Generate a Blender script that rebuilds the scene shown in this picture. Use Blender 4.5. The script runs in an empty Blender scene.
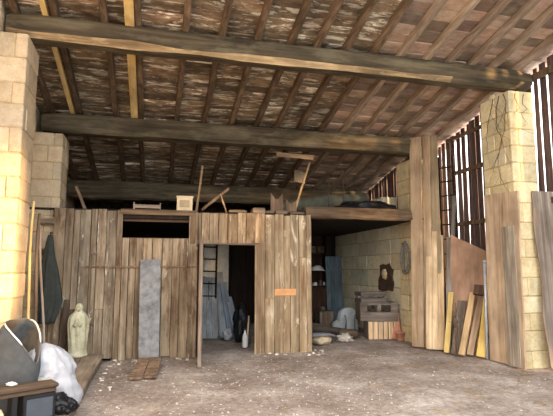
import bpy, bmesh, math, random
from mathutils import Vector, Matrix, noise
R = random.Random(7)
V = Vector
SC = bpy.context.scene
COL = SC.collection
PI = math.pi

# ------------------------------------------------------------------ helpers
class MB:
    """collects shapes, with a tint colour and a seed per piece, and links them as ONE mesh"""
    def __init__(s):
        s.bm = bmesh.new()
        s.t = s.bm.loops.layers.float_color.new('tint')
        s.M = Matrix.Identity(4)
    def _paint(s, faces, tint, seed=None):
        seed = R.random() if seed is None else seed
        for f in faces:
            for l in f.loops: l[s.t] = (tint[0], tint[1], tint[2], seed)
    def hull(s, ring_list, tint=(1,1,1), close=True, cap=True, seed=None, smooth=False):
        """loft through rings of equal length"""
        vs = [[s.bm.verts.new(s.M @ V(p)) for p in r] for r in ring_list]
        fs = []
        n = len(vs[0])
        for a, b in zip(vs, vs[1:]):
            for i in range(n if close else n-1):
                j = (i+1) % n
                fs.append(s.bm.faces.new((a[i], a[j], b[j], b[i])))
        if smooth:
            for f in fs: f.smooth = True
        if cap and close:
            fs.append(s.bm.faces.new(list(reversed(vs[0])))); fs.append(s.bm.faces.new(vs[-1]))
        s._paint(fs, tint, seed)
        return fs
    def box(s, x0, x1, y0, y1, z0, z1, tint=(1,1,1), c=0.0, seed=None):
        """box, with chamfered edges when c > 0"""
        if c <= 0:
            return s.hull([[(x0,y0,z0),(x1,y0,z0),(x1,y1,z0),(x0,y1,z0)], [(x0,y0,z1),(x1,y0,z1),(x1,y1,z1),(x0,y1,z1)]], tint, seed=seed)
        c = min(c, (x1-x0)*.3, (y1-y0)*.3, (z1-z0)*.3)
        def oct8(k): return [(x0+c+k,y0+k,0),(x1-c-k,y0+k,0),(x1-k,y0+c+k,0),(x1-k,y1-c-k,0),(x1-c-k,y1-k,0),(x0+c+k,y1-k,0),(x0+k,y1-c-k,0),(x0+k,y0+c+k,0)]
        rr = []
        for z, k in ((z0, c), (z0+c, 0), (z1-c, 0), (z1, c)):
            rr.append([(p[0], p[1], z) for p in oct8(k)])
        return s.hull(rr, tint, seed=seed)
    def plank(s, w, t, L, tint=(1,1,1), n=6, wob=.004, bend=0.0, taper=1.0, seed=None, cut=0.0, cut0=0.0):
        """rough board along local z, centred on x, thickness along y"""
        rr = []
        ph = R.random()*50
        for i in range(n+1):
            u = i/n
            hw = w/2*(1+(taper-1)*u)
            a = -hw + noise.noise(V((ph, u*3, 0)))*wob*2.2
            b = hw + noise.noise(V((ph+9, u*3, 4)))*wob*2.2
            o = bend*math.sin(PI*u)
            k = min(t*.18, .006)
            za = u*L + (cut*u if i == n else 0) + (cut0 if i == 0 else 0)
            zb = u*L
            rr.append([(a+k,o-t/2,za),(b-k,o-t/2,zb),(b,o-t/2+k,zb),(b,o+t/2-k,zb),(b-k,o+t/2,zb),(a+k,o+t/2,za),(a,o+t/2-k,za),(a,o-t/2+k,za)])
        return s.hull(rr, tint, seed=seed)
    def tube(s, pts, r, n=8, tint=(1,1,1), closed=False, seed=None):
        pts = [V(p) for p in pts]
        rad = r if isinstance(r, (list, tuple)) else [r]*len(pts)
        rings, prev = [], None
        m = len(pts)
        for i, p in enumerate(pts):
            if closed: d = (pts[(i+1)%m]-pts[i-1]).normalized()
            else: d = (pts[min(i+1,m-1)]-pts[max(i-1,0)]).normalized()
            if prev is None:
                a = d.orthogonal().normalized()
            else:
                a = (prev - d*prev.dot(d)).normalized()
            prev = a
            b = d.cross(a)
            rings.append([p+(a*math.cos(2*PI*k/n)+b*math.sin(2*PI*k/n))*rad[i] for k in range(n)])
        if closed:
            rings.append(rings[0])
            return s.hull(rings, tint, cap=False, seed=seed, smooth=True)
        return s.hull(rings, tint, seed=seed, smooth=True)
    def blob(s, c, r, amp=.2, fr=2.0, sub=4, tint=(1,1,1), seed=None, flat=None, ridge=False):
        c = V(c)
        ph = V((R.random()*40, R.random()*40, R.random()*40))
        d = bmesh.ops.create_icosphere(s.bm, subdivisions=sub, radius=1)
        fs = set()
        for v in d['verts']:
            q = v.co.copy()
            k = noise.noise(q*fr+ph)
            if ridge: k = abs(k)*1.6-.4
            k2 = noise.noise(q*fr*2.6+ph)
            q = q*(1+amp*k+amp*.4*k2)
            q = V((q.x*r[0], q.y*r[1], q.z*r[2]))
            if flat is not None and q.z < flat: q.z = flat + (q.z-flat)*.08
            v.co = s.M @ (c+q)
            for f in v.link_faces: fs.add(f)
        for f in fs: f.smooth = True
        s._paint(fs, tint, seed)
    def build(s, name, mat, parent=None, merge=0):
        if merge: bmesh.ops.remove_doubles(s.bm, verts=s.bm.verts, dist=merge)
        bmesh.ops.recalc_face_normals(s.bm, faces=s.bm.faces)
        me = bpy.data.meshes.new(name)
        s.bm.to_mesh(me); s.bm.free()
        me.materials.append(mat)
        o = bpy.data.objects.new(name, me)
        COL.objects.link(o)
        if parent: o.parent = parent
        return o

def tag(o, label, cat, group=None):
    o['label'] = label; o['category'] = cat
    if group: o['group'] = group
    return o
def struct(o):
    o['kind'] = 'structure'; return o
def empty(name, loc, label, cat, group=None, rz=0):
    o = bpy.data.objects.new(name, None); COL.objects.link(o)
    o.location = loc; o.rotation_euler = (0,0,rz); o.empty_display_size = .1
    return tag(o, label, cat, group)
def frame(base, top, face):
    """matrix whose z runs base to top and whose -y looks along face"""
    z = (V(top)-V(base)); L = z.length; z.normalize()
    f = V(face); y = -(f - z*f.dot(z)).normalized(); x = y.cross(z)
    m = Matrix((x, y, z)).transposed().to_4x4(); m.translation = V(base)
    return m, L
def board(name, label, cat, base, top, w, t, face, mat, tint=(1,1,1), group=None, **k):
    m, L = frame(base, top, face)
    b = MB(); b.plank(w, t, L, tint, n=max(5, int(L/.25)), **k)
    o = b.build(name, mat); o.matrix_world = m
    return tag(o, label, cat, group)

# ------------------------------------------------------------------ materials
class NT:
    def __init__(s, name):
        s.m = bpy.data.materials.new(name); s.m.use_nodes = True
        s.n = s.m.node_tree.nodes; s.l = s.m.node_tree.links
        s.b = s.n['Principled BSDF']; s.b.inputs['Specular IOR Level'].default_value = .25
        s.tc = s.n.new('ShaderNodeTexCoord')
        s.at = s.n.new('ShaderNodeAttribute'); s.at.attribute_name = 'tint'
    def noise(s, scale, detail=4, rough=.6, mapscale=(1,1,1), seed=True, dist=0.0, dim='4D'):
        mp = s.n.new('ShaderNodeMapping'); mp.inputs['Scale'].default_value = mapscale
        s.l.new(s.tc.outputs['Object'], mp.inputs['Vector'])
        n = s.n.new('ShaderNodeTexNoise'); n.noise_dimensions = '4D'
        n.inputs['Scale'].default_value = scale; n.inputs['Detail'].default_value = detail
        n.inputs['Roughness'].default_value = rough; n.inputs['Distortion'].default_value = dist
        s.l.new(mp.outputs[0], n.inputs['Vector'])
        if seed:
            mu = s.n.new('ShaderNodeMath'); mu.operation = 'MULTIPLY'; mu.inputs[1].default_value = 57.0
            s.l.new(s.at.outputs['Alpha'], mu.inputs[0]); s.l.new(mu.outputs[0], n.inputs['W'])
        return n.outputs['Fac']
    def ramp(s, fac, stops):
        r = s.n.new('ShaderNodeValToRGB')
        e = r.color_ramp.elements
        while len(e) < len(stops): e.new(.5)
        for i, (p, c) in enumerate(stops):
            e[i].position = p; e[i].color = (c[0], c[1], c[2], 1) if hasattr(c, '__len__') else (c, c, c, 1)
        s.l.new(fac, r.inputs[0]); return r.outputs['Color']
    def mix(s, a, b, fac=1.0, mode='MIX'):
        x = s.n.new('ShaderNodeMix'); x.data_type = 'RGBA'; x.blend_type = mode
        if isinstance(fac, (int, float)): x.inputs[0].default_value = fac
        else: s.l.new(fac, x.inputs[0])
        for v, k in ((a, 6), (b, 7)):
            if isinstance(v, (tuple, list)): x.inputs[k].default_value = (v[0], v[1], v[2], 1)
            else: s.l.new(v, x.inputs[k])
        return x.outputs[2]
    def bump(s, h, strength=.4, dist=.01):
        b = s.n.new('ShaderNodeBump'); b.inputs['Strength'].default_value = strength; b.inputs['Distance'].default_value = dist
        s.l.new(h, b.inputs['Height']); s.l.new(b.outputs[0], s.b.inputs['Normal'])
    def out(s, col, rough=.85, tint=True, metal=0.0):
        if tint: col = s.mix(col, s.at.outputs['Color'], 1.0, 'MULTIPLY')
        if isinstance(col, (tuple, list)): s.b.inputs['Base Color'].default_value = (col[0], col[1], col[2], 1)
        else: s.l.new(col, s.b.inputs['Base Color'])
        s.b.inputs['Roughness'].default_value = rough; s.b.inputs['Metallic'].default_value = metal
        return s.m
def srgb(r, g, b):
    f = lambda c: (c/255/12.92) if c <= 10 else ((c/255+.055)/1.055)**2.4
    return (f(r), f(g), f(b))
AX = {'X': (.05,1,1), 'Y': (1,.05,1), 'Z': (1,1,.05)}
def wood(name, dark, mid, light, axis='Z', scale=22, stain=None, stain_amt=.5, peel=None, peel_scale=9, peel_at=.58, rough=.85, bump=.5):
    t = NT(name)
    g = t.noise(scale, 6, .65, AX[axis], dist=.6)
    c = t.ramp(g, [(.28, dark), (.5, mid), (.72, light)])
    big = t.noise(2.2, 3, .6, tuple(.5 if k == .05 else 1 for k in AX[axis]))
    c = t.mix(c, t.ramp(big, [(.32, (.45,.42,.4)), (.6, (1,1,1))]), .85, 'MULTIPLY')
    if stain:
        s_ = t.noise(5, 5, .7, tuple(.3 if k == .05 else 1 for k in AX[axis]))
        c = t.mix(c, stain, t.mix((0,0,0), (stain_amt,)*3, t.ramp(s_, [(.5, 0), (.68, 1)])))
    if peel:
        ax2 = tuple(.22 if k == .05 else 1 for k in AX[axis])
        s_ = t.noise(peel_scale, 5, .75, ax2, dist=.8)
        c = t.mix(c, peel, t.ramp(s_, [(peel_at, 0), (peel_at+.07, 1)]))
    t.bump(g, bump, .01)
    return t.out(c, rough)
def plain(name, col, rough=.6, var=.25, scale=6, bump=.2, metal=0.0):
    t = NT(name)
    g = t.noise(scale, 5, .65)
    c = t.mix(col, t.ramp(g, [(.3, 1-var*1.4), (.7, 1+var*.2)]), 1.0, 'MULTIPLY')
    if bump: t.bump(g, bump, .01)
    return t.out(c, rough, metal=metal)

M = {}
M['beam'] = wood('hewn_oak', srgb(50,44,34), srgb(84,74,57), srgb(124,112,88), 'X', 10, stain=srgb(118,110,88), stain_amt=.7)
M['lintel'] = wood('lintel_oak', srgb(58,46,34), srgb(98,80,62), srgb(140,120,94), 'X', 14, stain=srgb(130,108,80), stain_amt=.5)
M['rafter_old'] = wood('rafter_dark', srgb(74,60,46), srgb(112,92,72), srgb(150,128,102), 'Y', 18)
M['rafter_new'] = wood('rafter_grey', srgb(128,108,90), srgb(168,148,126), srgb(196,178,156), 'Y', 18)
M['pine'] = wood('fresh_pine', srgb(196,160,96), srgb(226,194,128), srgb(240,216,160), 'Z', 10, bump=.2)
M['pine_y'] = wood('fresh_pine_long', srgb(208,168,100), srgb(234,202,134), srgb(246,224,170), 'Y', 10, bump=.2)
M['siding'] = wood('weathered_siding', srgb(96,82,66), srgb(168,151,128), srgb(212,198,174), 'Z', 13, stain=srgb(98,72,50), stain_amt=.9, peel=srgb(224,216,200), peel_scale=5, peel_at=.6, bump=.8)
M['siding_white'] = wood('whitewashed_siding', srgb(112,96,78), srgb(178,160,134), srgb(214,200,176), 'Z', 13, stain=srgb(128,100,74), stain_amt=.7, peel=srgb(218,208,190), peel_scale=4, peel_at=.56, bump=.8)
M['outer'] = wood('outer_boards', srgb(60,50,50), srgb(90,77,76), srgb(120,104,102), 'Z', 16)
M['timber'] = wood('stacked_timber', srgb(150,124,98), srgb(206,182,152), srgb(230,212,184), 'Z', 10, stain=srgb(150,130,110), stain_amt=.5, bump=.2)
M['greywood'] = wood('grey_wood', srgb(92,84,76), srgb(136,126,116), srgb(172,164,152), 'Z', 14)
M['greywood_x'] = wood('grey_wood_across', srgb(92,84,76), srgb(136,126,116), srgb(172,164,152), 'X', 14)
M['brownwood_x'] = wood('brown_wood_across', srgb(72,60,50), srgb(118,102,86), srgb(154,138,118), 'X', 14)
M['brownwood'] = wood('brown_wood', srgb(72,60,50), srgb(118,102,86), srgb(154,138,118), 'Z', 14)
M['platform'] = wood('platform_boards', srgb(112,98,84), srgb(156,142,126), srgb(186,174,158), 'Y', 14)
M['darkwood'] = wood('dark_wood', srgb(26,20,16), srgb(46,36,30), srgb(66,54,44), 'Z', 14)
M['blue'] = wood('blue_paint', srgb(82,98,108), srgb(110,128,138), srgb(136,152,160), 'Z', 8, stain=srgb(120,116,108), stain_amt=.5, bump=.2)
M['bluegrey'] = wood('bluegrey_paint', srgb(128,134,140), srgb(164,170,176), srgb(192,198,202), 'Z', 8, stain=srgb(110,104,100), stain_amt=.6, bump=.2)
M['plywood'] = wood('plywood', srgb(186,152,126), srgb(208,176,148), srgb(222,196,170), 'Z', 7, bump=.1)

def tile_mat(name, a, b, c, peel=None):
    t = NT(name)
    g = t.noise(9, 5, .65, (.5,1,1))
    col = t.ramp(g, [(.3, a), (.52, b), (.75, c)])
    if peel:
        s1 = t.noise(5.5, 6, .72, (.42,1.6,1), dist=.5)
        col = t.mix(col, peel, t.ramp(s1, [(.525, 0), (.585, 1)]))
    t.bump(g, .4, .01)
    return t.out(col, .9)
M['roof_old'] = tile_mat('old_roof_deck', srgb(92,78,60), srgb(146,126,102), srgb(188,170,142), srgb(240,230,210))
M['roof_new'] = tile_mat('terracotta_deck', srgb(156,130,110), srgb(190,164,142), srgb(212,190,168))

def stone_mat(name, a, b, c, dirt):
    t = NT(name)
    g = t.noise(6, 6, .7)
    f = t.noise(40, 4, .7)
    col = t.ramp(g, [(.3, a), (.52, b), (.74, c)])
    col = t.mix(col, dirt, t.mix((0,0,0), (.75,.75,.75), t.ramp(t.noise(1.6, 5, .75, seed=False), [(.54, 0), (.72, 1)])))
    col = t.mix(col, t.ramp(f, [(.3, .8), (.6, 1.0)]), .8, 'MULTIPLY')
    t.bump(t.mix(g, f, .35), .7, .02)
    return t.out(col, .95)
M['stone'] = stone_mat('cream_limestone', srgb(196,178,136), srgb(222,206,164), srgb(234,222,190), srgb(168,148,116))
M['stone_light'] = stone_mat('lightened_limestone', srgb(210,198,164), srgb(232,222,190), srgb(242,234,208), srgb(178,158,128))  # limestone copy lightened in colour to make up for weak light on its wall
M['stone_pale'] = stone_mat('pale_limestone', srgb(186,164,134), srgb(206,186,156), srgb(220,202,174), srgb(164,144,120))
M['mortar'] = stone_mat('old_mortar', srgb(160,136,98), srgb(186,164,122), srgb(200,180,140), srgb(140,118,88))
M['plaster'] = stone_mat('white_plaster', srgb(196,196,188), srgb(218,218,210), srgb(230,230,224), srgb(170,168,158))
M['statue'] = stone_mat('mossy_stone', srgb(160,158,128), srgb(200,196,166), srgb(222,216,190), srgb(140,142,106))

t = NT('dirt')
g1 = t.noise(1.1, 6, .7, seed=False); g2 = t.noise(14, 6, .75, seed=False); g3 = t.noise(60, 3, .7, seed=False)
c = t.ramp(g1, [(.34, srgb(138,124,113)), (.5, srgb(168,154,143)), (.66, srgb(204,193,183))])
c = t.mix(c, t.ramp(g2, [(.36, (.5,.47,.44)), (.58, (1.05,1.05,1.05))]), .85, 'MULTIPLY')
c = t.mix(c, srgb(216,206,192), t.ramp(g3, [(.63, 0), (.7, 1)]))
t.bump(t.mix(g2, g3, .4), .9, .03)
M['dirt'] = t.out(c, .97, tint=False)
M['yard'] = plain('yard_gravel', srgb(142,146,146), .95, .3, 3)
M['rubble'] = plain('rubble', srgb(232,224,212), .9, .2, 20)
M['straw'] = plain('straw', srgb(190,160,110), .8, .2)
M['darkcloth'] = plain('dark_woven_sheet', srgb(82,84,84), .85, .25, 12)
M['bag_in'] = plain('bag_lining', srgb(104,94,80), .8, .4, 4)
M['piping'] = plain('white_piping', srgb(226,224,218), .6, .1)
M['sack'] = plain('white_plastic_sack', srgb(178,179,184), .45, .2, 9, .9)
M['cream'] = plain('cream_card', srgb(222,202,164), .7, .15)
M['black'] = plain('black_plastic', srgb(34,35,38), .35, .2, 6, .1)
M['blacksoft'] = plain('black_film', srgb(24,25,28), .4, .2, 9, .5)
M['greypanel'] = plain('grey_panel', srgb(74,80,88), .45, .2)
M['slate'] = plain('slate_metal', srgb(150,150,150), .55, .45, 7, .3)
M['iron'] = plain('rusty_iron', srgb(92,74,60), .75, .4, 9, .5)
M['steel'] = plain('galvanised_pipe', srgb(196,200,206), .4, .2, 8, .1, .3)
M['coat'] = plain('dark_green_cloth', srgb(66,70,66), .85, .3, 8, .4)
M['orange'] = plain('orange_card', srgb(222,164,112), .8, .2)
M['wire'] = plain('grey_wire', srgb(138,134,122), .6, .3)
M['terra'] = plain('terracotta', srgb(206,148,122), .8, .25, 8)
M['palebag'] = plain('pale_blue_canvas', srgb(196,200,198), .8, .25, 5, .4)
M['white'] = plain('white_paint', srgb(228,228,224), .5, .15)
M['vine'] = plain('dead_stem', srgb(74,62,48), .9, .3)
M['card'] = plain('pale_card', srgb(226,210,180), .8, .2)
M['tarp'] = plain('dark_tarpaulin', srgb(30,30,34), .5, .3, 5, .5)
M['greencloth'] = plain('grey_green_tarp', srgb(104,108,96), .8, .3, 5, .4)

# ------------------------------------------------------------------ setting
PK, PS = 6.774, .22          # underside of rafters: z = PK - PS*y
def roof_z(y, off=0): return PK - PS*y + off

# floor: bumpy packed earth inside, plain ground in front of the barn
b = MB()
nx, ny = 150, 190
X0, X1, Y0, Y1 = -2.6, 8.2, 3.2, 15.4
vs = []
for j in range(ny+1):
    row = []
    for i in range(nx+1):
        x = X0+(X1-X0)*i/nx; y = Y0+(Y1-Y0)*j/ny
        h = .022*noise.noise(V((x*1.1, y*1.1, 3))) + .012*noise.noise(V((x*4, y*4, 8))) + .006*noise.noise(V((x*11, y*11, 1)))
        h -= .012
        row.append(b.bm.verts.new((x, y, h)))
    vs.append(row)
for j in range(ny):
    for i in range(nx):
        f = b.bm.faces.new((vs[j][i], vs[j][i+1], vs[j+1][i+1], vs[j+1][i])); f.smooth = True
struct(b.build('floor', M['dirt']))
b = MB(); b.box(-14, 20, -22, 3.25, -.3, -.02); struct(b.build('ground', M['yard']))

def courses(b, x0, x1, y0, y1, z0, z1, ch=.32, bl=.5, faces='xX yY', tints=None, gap=.004, dep=.16):
    """stone blocks round a core; 'x','X','y','Y' name the faces that carry blocks"""
    z = z0; odd = 0
    while z < z1-.06:
        h = min(ch*R.uniform(.86, 1.12), z1-z)
        if z1-(z+h) < .12: h = z1-z
        def T():
            k = R.uniform(.8, 1.08); w = R.uniform(-.03, .04)
            return (k*(1+w), k, k*(1-w*1.6))
        for fc in faces.replace(' ', ''):
            a0, a1 = (y0, y1) if fc in 'xX' else (x0, x1)
            if fc in 'xX' and ('y' in faces or 'Y' in faces):
                if odd % 2: 
                    if 'y' in faces: a0 += dep
                    if 'Y' in faces: a1 -= dep
            if fc in 'yY' and ('x' in faces or 'X' in faces) and not odd % 2:
                if 'x' in faces: a0 += dep
                if 'X' in faces: a1 -= dep
            L = a1-a0; n = max(1, round(L/bl + R.uniform(-.3, .3)))
            cuts = [a0]+sorted(a0+L*(i+R.uniform(-.18, .18))/n for i in range(1, n))+[a1]
            for p, q in zip(cuts, cuts[1:]):
                j = R.uniform(-.012, .006)
                if fc == 'x': b.box(x0-j, x0+dep, p+gap, q-gap, z+gap, z+h-gap, T(), .014)
                if fc == 'X': b.box(x1-dep, x1+j, p+gap, q-gap, z+gap, z+h-gap, T(), .014)
                if fc == 'y': b.box(p+gap, q-gap, y0-j, y0+dep, z+gap, z+h-gap, T(), .014)
                if fc == 'Y': b.box(p+gap, q-gap, y1-dep, y1+j, z+gap, z+h-gap, T(), .014)
        z += h; odd += 1

def pier(label, x0, x1, y0, y1, h, mat, faces, bl=.42):
    o = empty('stone_pier', ((x0+x1)/2, (y0+y1)/2, 0), label, 'pier')
    b = MB(); b.M = Matrix.Translation(-o.location)
    courses(b, x0, x1, y0, y1, -.03, h, .33, bl, faces)
    b.build('block_courses', mat, o)
    b = MB(); b.M = Matrix.Translation(-o.location)
    s = .014
    b.box(x0+s, x1-s, y0+s, y1-s, -.03, h-s)
    b.build('mortar_core', M['mortar'], o)
    return o
pier('tall sunlit cream stone pier carrying the left end of the front beam', -2.75, -1.75, 7.05, 7.75, 4.84, M['stone_pale'], 'xXy', 1.3)
pier('pale stone pier on the left, behind the sunlit one and beside the plank partition', -2.2, -1.68, 9.62, 10.3, 4.14, M['stone_pale'], 'Xy', .3)
pr = pier('cracked yellow stone pier on the right with a tall board leaning on it', 6.0, 6.5, 7.07, 7.86, 4.76, M['stone'], 'xyY', .42)
pier('yellowish stone pier at the right rear where the wire coil hangs', 5.68, 6.4, 9.95, 10.62, 4.14, M['stone'], 'xyY', .4)

# ragged crown of small stones on the cracked pier
b = MB()
for k in range(9):
    x = R.uniform(6.05, 6.42); y = R.uniform(7.4, 7.8)
    b.blob((x, y, 4.79), (.07, .07, .05), .3, 2, 2, (.9,.9,.85))
b.build('loose_cap_stones', M['stone'], pr).matrix_parent_inverse = Matrix.Translation(-pr.location)

# side walls
b = MB(); courses(b, -2.75, -2.12, 7.07, 7.75, 4.84, 6.1, .33, .6, 'yX'); b.box(-2.73, -2.14, 7.09, 7.73, 4.84, 6.08); struct(b.build('wall_left_upper', M['stone_pale']))
b = MB(); courses(b, -2.62, -2.225, 7.8, 15.2, -.03, 5.0, .33, .6, 'X', dep=.2); struct(b.build('wall_left', M['stone_pale']))
b = MB(); b.box(-2.64, -2.245, 7.8, 15.2, -.03, 4.95); b.box(-3.1, -2.8, 2.0, 15.2, -.03, 6.6); b.box(-2.8, -2.62, 7.8, 15.2, -.03, 5.2); struct(b.build('wall_left_core', M['mortar']))
b = MB(); courses(b, 5.75, 6.2, 10.64, 15.0, -.03, 2.685, .4, .62, 'x', dep=.2); courses(b, 5.75, 6.2, 11.6, 13.4, 2.75, 3.5, .34, .5, 'xy', dep=.2); struct(b.build('wall_right_stone', M['stone_light']))
b = MB(); b.box(5.765, 6.22, 10.64, 15.0, -.03, 2.685); struct(b.build('wall_right_stone_core', M['mortar']))

def vertical_boards(b, X, ya, yb, z0, ztop, wmin, wmax, gapf, th=.014):
    """upright boards, nearly closed low down, shrunk apart towards the roof"""
    y = ya; g0 = .004
    while y < yb:
        w = R.uniform(wmin, wmax); g1 = gapf()
        k = R.uniform(.75, 1.2); red = R.uniform(-.05, .1)
        y1 = min(y+w, yb+.1)
        zt = ztop((y+y1)/2); jx = R.uniform(-.008, .008); p = R.uniform(.3, .55)
        rr = []
        for n in range(9):
            u = n/8
            a = g0/2*R.uniform(.4, 1.6); c = g1*max(0, (u-p)/(1-p))**.6+R.uniform(0, .006)
            zz = z0+(zt-z0)*u
            rr.append([(X+jx, y+a, zz), (X+jx+th, y+a, zz), (X+jx+th, y1-c, zz), (X+jx, y1-c, zz)])
        b.hull(rr, (k*(1+red), k, k*(1-red)))
        y = y1+.001
def gap_wide(): return R.choice([.012, .02, .04, .06, .075])
b = MB(); vertical_boards(b, 6.72, 4.4, 6.5, -.05, lambda y: roof_z(y, .1), .16, .22, lambda: .001); vertical_boards(b, 6.72, 6.6, 10.4, -.05, lambda y: roof_z(y, .1), .15, .22, gap_wide); struct(b.build('wall_right', M['outer']))
b = MB(); vertical_boards(b, 6.2, 10.3, 15.0, 2.6, lambda y: roof_z(y, .1), .12, .2, lambda: R.choice([.006, .015, .03, .045])); struct(b.build('wall_right_upper', M['outer']))
# unseen wall towards the yard, added to block the sun; two openings shape its patches
b = MB()
WH = 7.6
for ya, yb, za, zb in ((-1, 1.15, -.05, WH), (1.15, 2.15, -.05, 2.75), (1.15, 2.15, 4.75, WH), (2.15, 2.88, -.05, WH), (2.88, 3.12, -.05, 2.9), (2.88, 3.12, 4.0, WH), (3.12, 4.42, -.05, WH)):
    b.box(6.74, 6.82, ya, yb, za, zb)
struct(b.build('wall_sun_mask', M['outer']))
# far wall of boards, coloured dark to paint in the shade at the back
b = MB()
x = -2.4
while x < 6.4:
    w = R.uniform(.14, .22); k = R.uniform(.7, 1.1)
    b.box(x, x+w-.004, 15.0, 15.06, -.05, 3.8, (k, k, k)); x += w
b.box(-2.6, 6.6, 15.06, 15.1, -.05, 3.9)
struct(b.build('wall_rear', M['darkwood']))
# plaster wall seen through the partition doorway
b = MB(); b.box(.7, 1.86, 12.3, 12.5, -.03, 2.35); struct(b.build('wall_inner', M['plaster']))

# roof deck: one slab above, courses of tile and board showing between the rafters
old, new = MB(), MB()
YA, YB = 4.5, 15.1
SL = math.atan(PS)
RX = [-1.98, -1.46, -.78, -.31, .39, .95, 1.51, 2.06, 2.5, 3.0, 3.5, 4.0, 4.49, 4.96, 5.39, 5.84, 6.35]
edges = [-2.6]+RX+[6.95]
for a, c in zip(edges, edges[1:]):
    y = YA
    isnew = (a+c)/2 > 3.3
    while y < YB:
        h = R.uniform(.2, .27) if isnew else R.uniform(.15, .26)
        y1 = min(y+h, YB)
        if isnew:
            k = R.choice([.5, .62, .95, 1.05, 1.1]); tint = (k*R.uniform(.95, 1.08), k, k*R.uniform(.94, 1.06))
        else:
            k = R.choice([.5, .7, .9, 1.1]); tint = (k*R.uniform(.98, 1.07), k, k*.98)
            if y1 < 7.2 and 0.4 < (a+c)/2 < 1.7 and R.random() < .45: tint = (1.5, .82, .56)
        d = R.uniform(-.012, .012); e = R.uniform(-.006, .006)
        zz0, zz1 = roof_z(y, .12+d), roof_z(y1, .12+d+.012)
        (new if isnew else old).hull([[(a+.004, y+.004, zz0+e), (c-.004, y+.004, zz0-e), (c-.004, y1-.004, zz1-e), (a+.004, y1-.004, zz1+e)],
                                      [(a+.004, y+.004, zz0+.05), (c-.004, y+.004, zz0+.05), (c-.004, y1-.004, zz1+.05), (a+.004, y1-.004, zz1+.05)]], tint)
        y = y1
struct(old.build('ceiling', M['roof_old'])); struct(new.build('ceiling_new', M['roof_new']))
b = MB(); b.hull([[(-3, YA, roof_z(YA, .19)), (7.1, YA, roof_z(YA, .19)), (7.1, YB, roof_z(YB, .19)), (-3, YB, roof_z(YB, .19))],
                  [(-3, YA, roof_z(YA, .27)), (7.1, YA, roof_z(YA, .27)), (7.1, YB, roof_z(YB, .27)), (-3, YB, roof_z(YB, .27))]])
struct(b.build('ceiling_cover', M['roof_old']))

ORD = ['first', 'second', 'third', 'fourth', 'fifth', 'sixth', 'seventh', 'eighth', 'ninth', 'tenth', 'eleventh', 'twelfth', 'thirteenth', 'fourteenth', 'fifteenth', 'sixteenth', 'seventeenth']
for i, x in enumerate(RX):
    isnew = x > 3.6
    b = MB(); rr = []
    y = YA; ph = R.random()*30
    while y < YB+.01:
        j = noise.noise(V((ph, y*.7, 0)))*.022; w = .05 + noise.noise(V((ph+5, y, 2)))*.008
        z0 = roof_z(y); z1 = roof_z(y, .115)
        rr.append([(j-w, y-9, z0+.01), (j-w+.01, y-9, z0), (j+w-.01, y-9, z0), (j+w, y-9, z0+.01), (j+w, y-9, z1), (j-w, y-9, z1)])
        y += .4
    k = R.uniform(.8, 1.15)
    b.hull(rr, (k, k, k))
    o = b.build('roof_rafter', M['rafter_new'] if isnew else M['rafter_old']); o.location = (x, 9, 0)
    tag(o, ('pale grey' if isnew else 'dark old') + f' sloping roof rafter, {ORD[i]} counting from the left wall', 'rafter', 'rafters under the roof')
# fresh yellow battens nailed beside the old rafters
def batten(label, x, w, ya, yb, t):
    b = MB(); b.hull([[(-w/2, y-8, roof_z(y, -.01-t*.2)), (w/2, y-8, roof_z(y, -.01-t*.2)), (w/2, y-8, roof_z(y, .1)), (-w/2, y-8, roof_z(y, .1))] for y in [ya+(yb-ya)*i/8 for i in range(9)]])
    o = b.build('pine_batten', M['pine_y']); o.location = (x, 8, 0); tag(o, label, 'batten')
batten('narrow fresh yellow batten beside the second roof rafter, near the left pier', -1.58, .075, 6.6, 9.9, 0)
batten('wide fresh yellow batten fixed along a dark rafter above the window slot', -.43, .13, 4.6, 10.75, .1)

# three purlins
def beam(label, xa, xb, y, ztop, h, d, seedy, taper=(1, 1), chamf=.1, mat='beam', pale=False):
    b = MB(); rr = []; n = 26
    for i in range(n+1):
        u = i/n; x = xa+(xb-xa)*u
        wob = lambda k, a: a*noise.noise(V((seedy+k*7.1, x*.9, k)))+a*.4*noise.noise(V((seedy+k*3.3, x*3.1, k)))
        sc = taper[0]+(taper[1]-taper[0])*u
        if i == 0: sc *= .86
        if i == n: sc *= .8
        hh, dd = h*sc/2, d*sc/2
        cz = 0; c = chamf+wob(9, .05)
        P = [(-dd+.03, hh+wob(1,.012)), (-dd+wob(2,.018), hh-.05), (-dd+wob(3,.018), 0), (-dd+wob(3,.015), -hh+c), (-dd+c*1.1, -hh+wob(4,.02)), (dd-.04, -hh+wob(5,.02)), (dd+wob(6,.02), -hh+.06), (dd+wob(7,.02), hh-.04), (dd-.04, hh)]
        rr.append([(x-(xa+xb)/2, p[0], p[1]) for p in P])
    fs = b.hull(rr, (1,1,1), smooth=False)
    if pale:                                   # lower front edge faces tinted much paler
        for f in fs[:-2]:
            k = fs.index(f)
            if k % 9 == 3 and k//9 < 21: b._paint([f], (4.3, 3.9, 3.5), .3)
    o = b.build('roof_beam', M[mat]); o.location = ((xa+xb)/2, y, ztop-h/2)
    return tag(o, label, 'beam', 'heavy cross beams')
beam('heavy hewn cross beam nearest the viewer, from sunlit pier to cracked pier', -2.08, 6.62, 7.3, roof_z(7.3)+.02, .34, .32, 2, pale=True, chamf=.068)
beam('heavy dark cross beam in the middle, ending above the tall stacked boards', -2.1, 6.05, 9.9, roof_z(9.9)-.03, .37, .36, 12, chamf=.03)
beam('darkest cross beam furthest back, low over the loft', -2.15, 6.05, 13.2, roof_z(13.2), .46, .36, 25, chamf=.04)

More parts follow.
